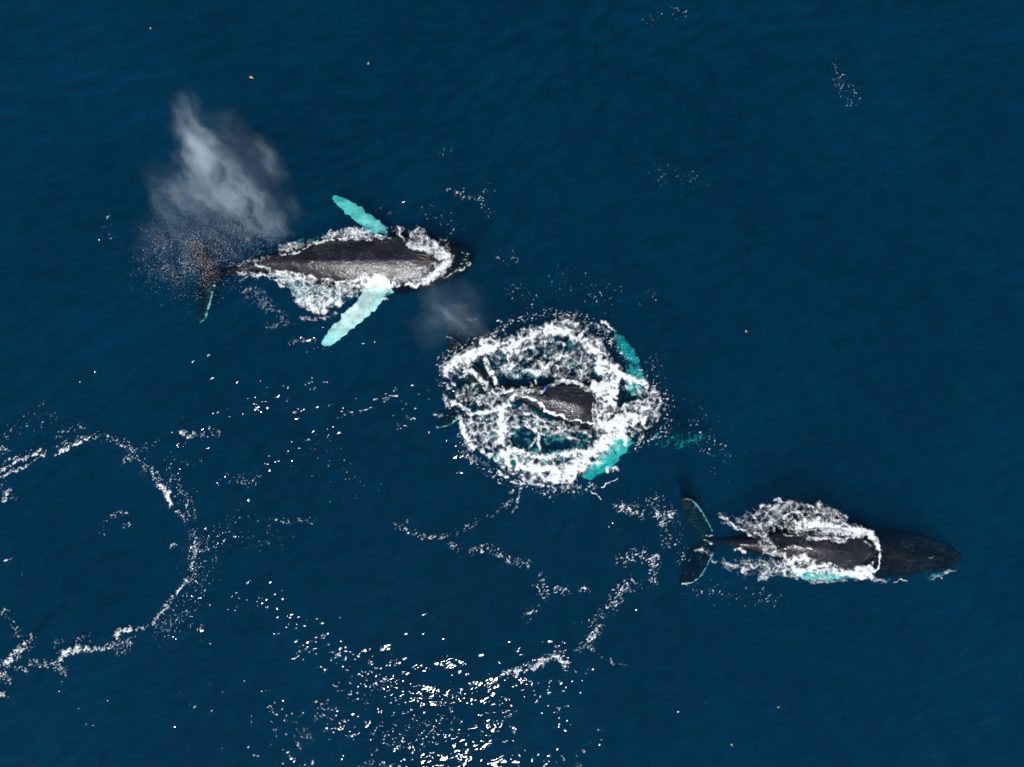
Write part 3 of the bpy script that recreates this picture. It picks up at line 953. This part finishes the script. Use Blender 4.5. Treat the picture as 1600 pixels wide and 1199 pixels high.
FOAM2 = [
    (L, [(702, 580), (745, 552), (790, 540), (830, 522), (868, 512), (905, 526), (940, 556), (962, 585)], 18, .66),
    (L, [(785, 640), (782, 690), (800, 722), (840, 738), (880, 742), (915, 722), (950, 690), (990, 655)], 24, .70),
    # outer ring, clockwise from the left
    (L, [(699, 577), (712, 564), (730, 556), (750, 550), (764, 540), (780, 535)], 10, 1.12),
    (L, [(752, 534), (768, 531), (784, 538)], 6, .8),
    (A, [(780, 534), (800, 520), (830, 506), (860, 494), (890, 492), (920, 508), (945, 532), (960, 560), (930, 560), (900, 540), (870, 530), (830, 530), (800, 545)], 10, .50),
    (L, [(788, 548), (806, 538), (826, 525), (848, 518), (868, 514), (884, 520)], 9, .88),
    (L, [(884, 520), (905, 530), (925, 545), (942, 558), (958, 572)], 11, .84),
    (L, [(800, 552), (820, 545), (842, 538), (865, 533), (880, 540)], 7, .66),
    (A, [(925, 556), (950, 556), (968, 576), (972, 596), (966, 625), (952, 632), (930, 622), (927, 600), (940, 590), (925, 575)], 7, 1.0),
    (L, [(930, 604), (948, 620), (957, 632)], 10, 1.08),
    (L, [(960, 582), (985, 594), (1003, 596)], 8, 1.0), (L, [(996, 597), (1014, 604), (1028, 622)], 6.5, .72),
    (A, [(960, 600), (1000, 596), (1020, 606), (1038, 636), (1030, 662), (1000, 684), (975, 690), (960, 675), (985, 650), (1000, 628), (975, 612)], 8, .52),
    (L, [(1003, 640), (1018, 634), (1030, 628)], 9, .66), (L, [(1000, 684), (1008, 668), (1022, 652)], 7, .5),
    (L, [(1004, 655), (980, 652), (965, 660), (950, 668), (935, 664)], 12, 1.05),
    (L, [(975, 664), (952, 686), (935, 700), (918, 714), (904, 730), (884, 745), (866, 744)], 15, 1.12),
    (L, [(975, 664), (976, 680), (978, 694)], 6, .9),
    (L, [(900, 728), (870, 738), (845, 733), (820, 730), (800, 722)], 12, 1.02),
    (L, [(886, 748), (868, 752), (850, 748), (832, 752)], 7, .55),
    (L, [(800, 726), (790, 712), (784, 698), (790, 705)], 11, .98),
    (L, [(784, 700), (782, 684), (786, 668), (780, 656), (784, 643), (797, 627), (812, 617)], 10, .96),
    (L, [(790, 702), (808, 705), (830, 712), (850, 716), (880, 712), (910, 706)], 9, .85),
    # lower left fan
    (L, [(718, 655), (724, 672), (733, 690), (740, 700)], 6.5, 1.08), (L, [(740, 700), (752, 704), (764, 710)], 5, .8),
    (A, [(722, 652), (740, 645), (770, 642), (786, 650), (780, 680), (784, 700), (768, 708), (745, 704), (732, 686)], 6, .50),
    (L, [(732, 648), (748, 644), (770, 642), (788, 636)], 6, .9), (L, [(754, 668), (766, 672), (776, 682)], 6, .6),
    (L, [(764, 710), (776, 720), (790, 735), (806, 742), (820, 746)], 7, .62), (L, [(728, 712), (750, 722), (770, 720)], 8, .34),
    (L, [(778, 738), (792, 746)], 3, .72), (L, [(797, 754), (818, 756)], 2.6, .8), (L, [(820, 745), (818, 757), (812, 770), (808, 786), (802, 800)], 3, .56),
    (L, [(800, 740), (830, 755), (860, 762), (880, 764), (888, 760)], 5, .58),
    (L, [(940, 760), (955, 753), (965, 745)], 1.5, .8), (L, [(923, 767), (932, 774), (938, 781)], 1.4, .7), (L, [(950, 735), (962, 733)], 6, .62),
    # lines along the body
    (L, [(806, 619), (822, 621), (838, 628), (852, 640), (870, 649), (895, 657), (928, 662)], 2.6, 1.05),
    (L, [(790, 614), (806, 610), (830, 609), (846, 612)], 4.5, .9), (L, [(858, 603), (872, 597), (890, 596), (908, 603), (926, 612)], 4.5, .72),
    (L, [(826, 596), (836, 608)], 3, .6), (L, [(838, 594), (842, 608)], 2.4, .6),
    (A, [(926, 616), (942, 622), (962, 634), (1000, 622), (1004, 636), (985, 650), (955, 662), (927, 660)], 4, .60), (L, [(928, 616), (927, 660)], 1.6, .8),
    # inner upper field
    (A, [(795, 548), (830, 532), (870, 530), (905, 540), (930, 560), (925, 600), (900, 600), (870, 595), (840, 592), (800, 598), (780, 585)], 8, .46),
    (L, [(790, 578), (805, 575), (830, 580), (848, 582), (862, 566), (880, 556)], 5.5, .70), (L, [(862, 566), (858, 545), (856, 534)], 4, .55),
    (L, [(880, 556), (895, 562), (900, 552)], 4, .5), (L, [(896, 566), (912, 580), (922, 572)], 4, .62), (L, [(822, 548), (832, 570), (840, 580)], 5, .55),
    # fan behind the tail stock
    (L, [(757, 562), (764, 576), (770, 590), (778, 604), (788, 614)], 5, .92), (L, [(780, 536), (800, 545), (796, 560), (785, 575), (775, 585)], 7, .58),
    (A, [(757, 556), (780, 536), (798, 548), (778, 574)], 4, .42),
    (L, [(727, 578), (740, 582), (752, 594), (764, 606), (784, 616)], 6, .72), (L, [(697, 588), (706, 578), (722, 572)], 7, .8),
    (L, [(700, 606), (715, 594), (728, 582)], 5, .6), (L, [(762, 580), (770, 600)], 6, .3),
    (A, [(735, 595), (760, 600), (785, 618), (780, 636), (755, 640), (725, 634), (705, 625), (712, 605)], 7, .46),
    (L, [(700, 634), (708, 628), (720, 634), (730, 640)], 6, .80), (L, [(694, 620), (700, 632)], 6, .55), (L, [(680, 647), (688, 648)], 5, .55),
    # pools under the body
    (A, [(812, 626), (830, 632), (850, 648), (880, 658), (925, 664), (945, 672), (930, 690), (900, 675), (880, 690), (845, 690), (830, 668), (800, 668), (790, 655), (800, 640)], 6, .5),
    (L, [(800, 668), (822, 665), (838, 672), (848, 660)], 5, .75), (L, [(840, 672), (842, 690), (844, 708)], 4.5, .85), (L, [(826, 700), (836, 684)], 3, .6),
    (L, [(846, 664), (862, 672), (876, 668)], 7, .72), (L, [(876, 668), (890, 684), (902, 690)], 5, .55), (L, [(815, 652), (830, 645), (842, 655)], 6, .62),
    (A, [(798, 686), (812, 674), (834, 676), (830, 692), (815, 700), (802, 698)], 4, -.65), (A, [(852, 682), (872, 680), (888, 694), (872, 704), (852, 700)], 4, -.6),
    (A, [(795, 624), (806, 618), (818, 622), (816, 636), (800, 642)], 3, -.5),
    (A, [(797, 722), (802, 718), (807, 724), (803, 731), (798, 730)], 2, -.9),
    (A, [(942, 585), (956, 583), (958, 596), (946, 598)], 3, -.45), (A, [(968, 592), (976, 592), (975, 605), (968, 604)], 2, -.5),
    # far flecks
    (A, [(850, 485), (900, 482), (950, 508), (985, 530), (960, 535), (930, 515), (880, 505)], 8, .33),
    (L, [(942, 502), (952, 508), (962, 518)], 3, .7), (L, [(922, 506), (940, 514)], 4, .4),
    (A, [(1036, 610), (1050, 630), (1046, 650), (1030, 640)], 8, .32),
]
FOAM3 = [
    (A, [(1176, 800), (1190, 788), (1215, 778), (1245, 782), (1275, 786), (1288, 782), (1305, 792), (1325, 806), (1330, 822), (1345, 834), (1300, 842), (1262, 842),
         (1235, 834), (1205, 826), (1180, 816)], 8, .47),
    (L, [(1252, 824), (1272, 820), (1296, 826), (1318, 828), (1340, 832)], 13, 1.02), (L, [(1276, 812), (1296, 818)], 9, .7),
    (L, [(1262, 842), (1290, 840), (1318, 844), (1342, 838), (1352, 832)], 4.5, .95),
    (L, [(1336, 832), (1350, 830), (1360, 834), (1368, 846), (1374, 860)], 5.5, 1.05), (L, [(1375, 862), (1376, 876), (1373, 887), (1364, 894)], 2.0, .78),
    (L, [(1362, 878), (1364, 890)], 1.8, .6), (A, [(1345, 840), (1362, 846), (1372, 862), (1362, 862), (1350, 850)], 4, .36),
    (L, [(1222, 808), (1240, 800), (1254, 804), (1260, 815)], 4, .75), (L, [(1243, 812), (1243, 828), (1250, 838)], 2.6, .85), (L, [(1225, 836), (1245, 837)], 2.4, .6),
    (L, [(1210, 782), (1216, 778), (1220, 786)], 3, .75), (L, [(1190, 792), (1202, 790)], 5, .62), (L, [(1200, 815), (1210, 830)], 4, .55),
    (L, [(1280, 786), (1282, 800)], 3, .6), (L, [(1300, 797), (1322, 808)], 5, .55),
    # lower side
    (L, [(1224, 888), (1240, 876), (1256, 872), (1268, 878)], 9, .98), (L, [(1236, 890), (1270, 891), (1300, 892), (1330, 897), (1360, 897)], 7.5, 1.05),
    (L, [(1272, 884), (1300, 883), (1318, 889)], 4, .8), (L, [(1340, 890), (1358, 888), (1364, 893)], 6, 1.05),
    (A, [(1180, 892), (1205, 880), (1230, 868), (1255, 868), (1275, 880), (1340, 894), (1360, 899), (1320, 905), (1270, 907), (1230, 904), (1200, 902)], 5, .52),
    (A, [(1228, 898), (1270, 900), (1330, 900), (1326, 910), (1275, 914), (1240, 908)], 4, .44),
    (L, [(1330, 903), (1360, 903), (1384, 909)], 3.6, .62), (L, [(1398, 909), (1410, 907), (1418, 908)], 1.4, .6),
    (L, [(1445, 906), (1460, 904), (1474, 898)], 2.5, .45), (L, [(1466, 898), (1472, 904)], 2, .5), (L, [(1478, 894), (1494, 889)], 3, .45), (L, [(1450, 872), (1462, 871)], 2.2, .4),
    # wash over the tail stock and strands behind
    (A, [(1180, 838), (1200, 832), (1216, 852), (1225, 858), (1200, 864), (1178, 858)], 6, .50), (L, [(1182, 834), (1196, 840), (1208, 850)], 5, .7),
    (L, [(1212, 856), (1240, 856), (1268, 859)], 3, .62), (L, [(1240, 853), (1262, 857)], 2.2, .6), (L, [(1150, 856), (1165, 862)], 3.2, .85),
    (L, [(1122, 804), (1140, 816), (1160, 828), (1182, 842)], 3.2, .70), (L, [(1126, 812), (1150, 826)], 3, .55), (L, [(1176, 806), (1192, 830), (1204, 846)], 3, .6),
    (L, [(1196, 862), (1222, 866), (1236, 878)], 7, .55),
    (L, [(1128, 878), (1150, 886), (1176, 884), (1205, 880)], 6, .56), (L, [(1160, 890), (1180, 886)], 5, .7), (L, [(1205, 900), (1186, 904)], 6, .6),
    (A, [(1105, 796), (1140, 800), (1180, 790), (1205, 800), (1210, 838), (1170, 838), (1130, 815)], 10, .33),
    (A, [(1110, 872), (1150, 868), (1200, 866), (1225, 880), (1220, 905), (1180, 908), (1130, 895)], 10, .33),
    (L, [(1088, 860), (1104, 862), (1116, 870)], 5, .42), (L, [(1112, 872), (1118, 878)], 3, .7),
    (L, [(1106, 836), (1118, 838)], 2, .6), (L, [(1100, 844), (1112, 850)], 2, .5),
]
# flecks of foam, and glints painted as flecks, along the old footprints
FLECKS = [
    (L, [(690, 600), (690, 560), (740, 535), (800, 505), (860, 486), (920, 500), (965, 545), (1010, 590), (1048, 625), (1040, 675), (990, 700)], 13, .44),
    (L, [(712, 650), (735, 715), (790, 752), (860, 772), (925, 760)], 13, .46),
    (A, [(955, 785), (985, 780), (1020, 765), (1055, 775), (1066, 800), (1075, 840), (1060, 850), (1030, 820), (1005, 810), (960, 800)], 21.0, 0.42),
    (L, [(965, 792), (985, 797), (1004, 803)], 13.5, 0.54), (L, [(1012, 784), (1024, 800), (1034, 812)], 13.5, 0.56), (L, [(1036, 820), (1042, 850)], 13.5, 0.49),
    (L, [(974, 876), (990, 868), (1006, 866)], 15.0, 0.50), (L, [(1010, 876), (1026, 874), (1018, 890), (1018, 908)], 12.0, 0.59), (L, [(1060, 850), (1070, 880)], 15.0, 0.36),
    (A, [(940, 790), (965, 800), (985, 855), (960, 850)], 21.0, 0.28), (A, [(1060, 905), (1120, 895), (1220, 915), (1245, 960), (1180, 960), (1100, 950), (1050, 940)], 24.0, 0.28),
    (L, [(958, 945), (972, 920), (988, 915)], 18.0, 0.50), (L, [(925, 975), (945, 950), (962, 935)], 15.0, 0.46), (L, [(905, 1018), (922, 1000), (936, 978)], 10.5, 0.59),
    (L, [(912, 1005), (928, 1018)], 6.0, 0.61), (L, [(930, 1020), (966, 1042)], 4.5, 0.44),
    (L, [(790, 1054), (812, 1048), (835, 1042), (850, 1032), (868, 1026), (884, 1036)], 9.0, 0.72), (L, [(770, 1066), (785, 1056)], 4.5, 0.54),
    (L, [(618, 818), (640, 832), (668, 840), (700, 836)], 7.5, 0.48), (L, [(704, 850), (722, 862), (756, 858), (775, 862), (800, 878), (828, 884)], 9.0, 0.51),
    (L, [(752, 852), (790, 862)], 7.5, 0.41), (L, [(848, 898), (856, 930)], 10.5, 0.46), (L, [(824, 965), (838, 950)], 12.0, 0.46), (L, [(870, 922), (890, 922), (918, 920)], 9.0, 0.48),
    (L, [(838, 918), (850, 936)], 9.0, 0.40), (L, [(800, 758), (794, 790), (770, 805), (740, 818), (716, 832)], 7.5, 0.44),
    (L, [(430, 813), (450, 815), (490, 812)], 7.5, 0.49), (L, [(626, 822), (640, 815)], 6.0, 0.54),
    (L, [(285, 678), (310, 680), (340, 678)], 9.0, 0.56), (L, [(360, 745), (402, 755)], 12.0, 0.38), (L, [(170, 808), (196, 800)], 6.0, 0.56), (L, [(190, 822), (205, 820)], 4.5, 0.49),
    (L, [(160, 835), (172, 800)], 7.5, 0.28), (L, [(262, 854), (276, 852)], 4.5, 0.49), (L, [(140, 900), (152, 896)], 6.0, 0.41),
    (L, [(700, 298), (725, 306), (748, 313), (770, 330)], 10.5, 0.40), (L, [(745, 310), (770, 290)], 15.0, 0.28), (L, [(1030, 268), (1080, 280)], 24.0, 0.24), (L, [(785, 402), (804, 402)], 15.0, 0.38),
    (L, [(800, 458), (830, 466)], 24.0, 0.28), (L, [(1310, 128), (1335, 150)], 21.0, 0.36), (L, [(1300, 90), (1312, 120)], 12.0, 0.26), (L, [(1015, 30), (1060, 15)], 21.0, 0.27),
    (L, [(690, 238), (705, 238)], 9.0, 0.36), (L, [(1085, 650), (1110, 700), (1135, 716)], 36.0, 0.28), (L, [(1005, 560), (1025, 580)], 33.0, 0.28), (L, [(165, 340), (175, 370)], 12.0, 0.28),
    (L, [(660, 330), (700, 360)], 33.0, 0.21), (L, [(880, 440), (960, 470)], 39.0, 0.22), (L, [(1000, 470), (1020, 465)], 15.0, 0.28),
    (L, [(500, 545), (460, 535)], 18.0, 0.24), (L, [(560, 770), (500, 720)], 45.0, 0.20), (L, [(350, 830), (420, 840)], 39.0, 0.24), (L, [(300, 870), (330, 840)], 36.0, 0.28),
]
RING0 = [  # foam ring; wave glints at its upper left are painted as flecks too
    (L, [(-6, 738), (30, 720), (64, 704)], 4.0, 0.80), (L, [(0, 746), (40, 728), (72, 708)], 3.8, 0.64), (L, [(0, 728), (24, 714), (50, 700)], 4.0, 0.52),
    (L, [(88, 711), (112, 696), (140, 684)], 4.0, 0.82), (L, [(90, 700), (110, 690)], 8.0, 0.44), (L, [(120, 688), (160, 678), (190, 690)], 9.4, 0.45), (L, [(180, 686), (206, 704), (216, 718)], 9.4, 0.48),
    (L, [(195, 718), (212, 715)], 8.0, 0.52), (L, [(215, 720), (240, 738), (256, 762)], 12.0, 0.44), (L, [(248, 757), (258, 768), (267, 786)], 6.2, 1.08), (L, [(278, 800), (290, 812)], 6.0, 0.62),
    (L, [(262, 745), (285, 775), (300, 800)], 18.7, 0.34), (L, [(300, 830), (303, 860), (302, 890)], 9.4, 0.54), (L, [(300, 900), (286, 916), (272, 930), (258, 950), (240, 974)], 8.0, 0.57),
    (L, [(310, 850), (330, 890), (290, 950), (250, 990)], 24.0, 0.31), (L, [(214, 984), (232, 978)], 6.6, 0.54), (L, [(182, 992), (196, 985), (204, 983)], 7.4, 0.91), (L, [(174, 1006), (184, 996)], 5.3, 0.73),
    (L, [(100, 1021), (118, 1014), (136, 1014)], 8.0, 0.86), (L, [(136, 1016), (158, 1013), (176, 1010)], 6.6, 0.68), (L, [(92, 1034), (100, 1022)], 6.6, 0.73), (L, [(88, 1040), (100, 1052)], 8.0, 0.57),
    (L, [(180, 1010), (205, 1000), (190, 1022)], 10.7, 0.44), (L, [(50, 1034), (84, 1042)], 8.0, 0.54), (L, [(4, 1040), (28, 1022), (40, 1010), (48, 996)], 12.0, 0.56), (L, [(-4, 1050), (10, 1060)], 12.0, 0.60),
    (L, [(24, 1018), (36, 1016)], 6.6, 0.82), (L, [(10, 1035), (18, 1030)], 6.6, 0.82), (L, [(-2, 1085), (10, 1086)], 6.6, 0.73), (L, [(30, 1045), (40, 1048)], 8.0, 0.52),
    (L, [(0, 785), (10, 772), (16, 766)], 6.0, 0.69), (L, [(2, 760), (18, 776)], 12.0, 0.36), (L, [(8, 878), (14, 872)], 4.0, 0.52), (L, [(0, 960), (8, 955)], 5.3, 0.60), (L, [(15, 970), (28, 990)], 13.3, 0.36),
    (L, [(-4, 690), (60, 655), (80, 652)], 21.3, 0.26), (L, [(0, 700), (10, 705)], 8.0, 0.44), (L, [(90, 678), (130, 668)], 10.7, 0.34), (L, [(120, 1000), (134, 996)], 9.4, 0.36), (L, [(85, 1008), (92, 1004)], 8.0, 0.39),
    (L, [(225, 700), (250, 690)], 10.7, 0.31), (L, [(268, 715), (290, 722)], 13.3, 0.26), (L, [(40, 878), (30, 900)], 8.0, 0.21),
]

def swirl2(X, Y, wx, wy):
    """draw the lace out along lines that run away from the whale's flanks"""
    ax = np.clip((X - 800) / 130, 0, 1)
    yb = 612 + 50 * ax
    band = np.exp(-((Y - yb - 16) / 16.0) ** 2) * ((X > 800) & (X < 935))
    wy = wy * (1 - .55 * band) + yb * .55 * band
    fan = np.exp(-(((X - 778) / 22) ** 2 + ((Y - 556) / 17) ** 2))
    r = (X - 778) * .55 + (Y - 556) * .83
    wx = wx - fan * r * .4; wy = wy - fan * r * .62
    return wx, wy

def build_foam():
    foam_patch('sea_foam', (364, 320, 745, 545), FOAM1, 'white foam lacing both flanks and the head of the upper left whale', seed=1.3, cell=10, lace=1.05, grain=.85, film=.15, fib=.45, fine=4, sub=.8, step=.75)
    foam_patch('sea_foam', (672, 478, 1060, 806), FOAM2, 'ring of churned white foam round the diving middle whale', seed=4.7, cell=16, lace=1.15, grain=.6, bias=-.18, film=.13, fine=5.5, fib=.16, gn=.14, sub=.45, hr=.08, extra=swirl2, step=.75)
    foam_patch('sea_foam', (1080, 772, 1500, 920), FOAM3, 'white foam streaming along the back of the lower right whale', seed=8.1, cell=12, lace=1.1, grain=.8, bias=-.12, film=.14, fine=4.5, fib=.4, gn=.24, sub=.7, step=.75, stretch=(1.3, .9, .35))
    foam_patch('foam_and_glint_flecks', (150, 10, 1345, 1075), FLECKS, 'thin flecks of foam and painted glints scattered over the sea between the whales', seed=2.2, cell=7, lace=.30, grain=1.15, bias=.98, specks=True,
               fine=2.8, stretch=(1.5, .85, -.35), relief=.05, drape=False)
    foam_patch('foam_and_glint_ring', (-10, 645, 345, 1095), RING0, 'broken ring of foam and painted glints at the left edge round a smooth patch of sea', seed=6.4, cell=7, lace=.35, grain=1.15, bias=.92, specks=True,
               fine=2.5, stretch=(1.4, .85, -.45), relief=.07, drape=False)
    # clouds of small bubbles under the surface, milky turquoise
    B1 = [(A, [(420, 428), (500, 436), (600, 446), (560, 465), (500, 492), (460, 470)], 14, .8), (L, [(640, 375), (690, 395)], 18, .7), (L, [(540, 360), (590, 368)], 12, .6),
          (L, [(450, 385), (500, 374)], 12, .6), (L, [(630, 440), (680, 428)], 12, .5), (L, [(650, 450), (720, 440)], 22, .22)]
    B2 = [(A, [(700, 575), (760, 535), (830, 505), (880, 500), (950, 540), (1000, 590), (1035, 630), (1030, 665), (960, 700), (890, 755), (810, 735), (740, 705), (715, 650), (700, 610)], 26, .5),
          (L, [(790, 715), (840, 715), (890, 715), (930, 690)], 24, .95), (L, [(785, 640), (785, 690)], 18, .8), (L, [(930, 560), (945, 600)], 20, .8), (L, [(760, 560), (800, 590), (840, 585)], 18, .6)]
    B3 = [(L, [(1225, 894), (1280, 903), (1330, 904), (1358, 906)], 6, .8), (L, [(1355, 906), (1392, 909)], 3, .45), (L, [(1240, 815), (1290, 812), (1325, 822)], 14, .7), (L, [(1140, 880), (1210, 885)], 20, .45),
          (L, [(1450, 902), (1490, 892)], 5, .5)]
    for B, bx, lab, sd in ((B1, (400, 330, 740, 510), 'milky turquoise cloud of bubbles under the foam of the upper left whale', 3),
                           (B2, (672, 480, 1060, 780), 'milky turquoise cloud of bubbles under the white ring of the middle whale', 5),
                           (B3, (1100, 780, 1500, 925), 'turquoise cloud of bubbles beside the flank of the lower right whale', 9)):
        foam_patch('bubble_cloud', bx, B, lab, seed=sd, cell=22, lace=.15, grain=.9, bias=-.2, relief=0, zfix=-.75, mat=M_BUB, step=2.0, fine=16, cat='bubbles')

# ------------------------------------------------------------------ blows and spray
def build_blow(name, blobs_px, label, gain, rot):
    blobs = [(*pw(x, y, z), r * S, a) for x, y, z, r, a in blobs_px]
    V, F = [], []
    import bmesh
    bm = bmesh.new()
    for x, y, z, r, a in blobs:
        g = bmesh.ops.create_icosphere(bm, subdivisions=3, radius=r * 1.15 + .45)
        bmesh.ops.translate(bm, verts=g['verts'], vec=(x, y, z))
    me = bpy.data.meshes.new('tmp'); bm.to_mesh(me); bm.free()
    ob = bpy.data.objects.new('tmp', me); COL.objects.link(ob)
    md = ob.modifiers.new('r', 'REMESH'); md.mode = 'VOXEL'; md.voxel_size = .14
    dg = bpy.context.evaluated_depsgraph_get(); dg.update()
    m2 = bpy.data.meshes.new_from_object(ob.evaluated_get(dg))
    bpy.data.objects.remove(ob); bpy.data.meshes.remove(me)
    m2.name = name
    m2.materials.clear(); m2.materials.append(mat_mist(name + '_mist', blobs, gain, rot))
    o = bpy.data.objects.new(name, m2); COL.objects.link(o)
    tag(o, label, 'blow', 'misty blows hanging over the sea')
    return o

BLOW1 = [(438, 366, 1.2, 22, .70), (421, 350, 1.5, 33, 1.1), (396, 328, 1.9, 42, 1.0), (366, 306, 2.2, 50, 1.05), (336, 278, 2.5, 54, .95), (316, 244, 2.8, 52, .95),
         (302, 210, 3.0, 46, .9), (299, 178, 3.1, 36, .42), (418, 264, 2.2, 44, .24), (396, 238, 2.4, 48, .18), (352, 210, 2.6, 46, .18), (272, 304, 2.2, 52, .30), (380, 356, 1.7, 42, .22),
         (292, 340, 2.0, 58, .30), (262, 380, 1.6, 56, .09), (350, 372, 1.5, 50, .10), (450, 330, 1.8, 34, .22)]
BLOW2 = [(738, 534, 1.0, 24, .55), (722, 514, 1.2, 34, .8), (700, 494, 1.4, 44, .95), (684, 470, 1.5, 44, .7), (716, 470, 1.5, 46, .5), (676, 510, 1.4, 44, .35), (750, 510, 1.2, 36, .3)]

def build_spray():
    V, F = [], []
    def drop(px, py, z, r):
        x, y, z = pw(px, py, z)
        b = len(V)
        V.extend([(x + r, y, z), (x - r, y, z), (x, y + r, z), (x, y - r, z), (x, y, z + r), (x, y, z - r)])
        for i, j in ((0, 2), (2, 1), (1, 3), (3, 0)):
            F.append((b + i, b + j, b + 4)); F.append((b + j, b + i, b + 5))
    for k in range(5200):
        if k < 3600: px, py = RNG.normal(292, 36), RNG.normal(404, 26)
        elif k < 4700: px, py = RNG.normal(370, 36), RNG.normal(376, 18)
        else: px, py = RNG.normal(330, 50), RNG.normal(420, 24)
        n = 0.5 + perlin(np.array([px / 26.0]), np.array([py / 26.0]))[0]
        if RNG.random() > n + .35: continue
        drop(px, py, RNG.uniform(.08, 1.5), .009 + .014 * RNG.random() ** 3)
    o = mesh_obj('spray_droplets', V, F, M_DROP, smooth=True)
    tag(o, 'fine falling droplets over the raised tail of the upper left whale', 'spray', kind='stuff')

def build_debris():
    spots = [(393, 121, .11, 'pale yellow scrap of weed afloat above the tall blow, largest of the scraps'),
             (576, 100, .075, 'small dull yellow scrap of weed afloat right of the tall blow'),
             (1166, 518, .08, 'small brown yellow scrap of weed afloat right of the middle whale'),
             (236, 45, .06, 'tiny pale scrap of weed afloat near the top left corner'),
             (1216, 1105, .06, 'tiny pale scrap of weed afloat at the lower right'),
             (1143, 1163, .07, 'small white scrap of weed afloat near the bottom edge, lower right')]
    for px, py, r, lab in spots:
        V, F = [], []
        ang = RNG.uniform(0, 3.1)
        n = 8
        for i in range(n + 1):
            u = i / n * 2 - 1
            w = r * .42 * (1 - u * u) + .012
            bend = .35 * r * u * u
            for v in (-1, 0, 1):
                lx, ly = u * r, v * w + bend
                x = lx * math.cos(ang) - ly * math.sin(ang); y = lx * math.sin(ang) + ly * math.cos(ang)
                V.append((x, y, .012 + .02 * (1 - abs(v)) + .01 * math.sin(5 * u)))
        for i in range(n):
            for v in range(2):
                F.append((i * 3 + v, (i + 1) * 3 + v, (i + 1) * 3 + v + 1, i * 3 + v + 1))
        o = mesh_obj('drifting_weed', V, F, M_LEAF)
        md = o.modifiers.new('t', 'SOLIDIFY'); md.thickness = .012
        x, y, _ = pw(px, py)
        o.location = (x, y, float(sea_h(np.array([x]), np.array([y]))[0]) + .01)
        tag(o, lab, 'weed', 'scraps of weed drifting on the sea')

build_sea()
whale_details()
build_foam()
build_blow('whale_blow', BLOW1, 'tall grey misty blow drifting above the tail of the upper left whale', 0.205, math.radians(128))
build_blow('whale_blow', BLOW2, 'faint misty blow between the upper left whale and the white ring', 0.075, math.radians(128))
build_spray()
build_debris()
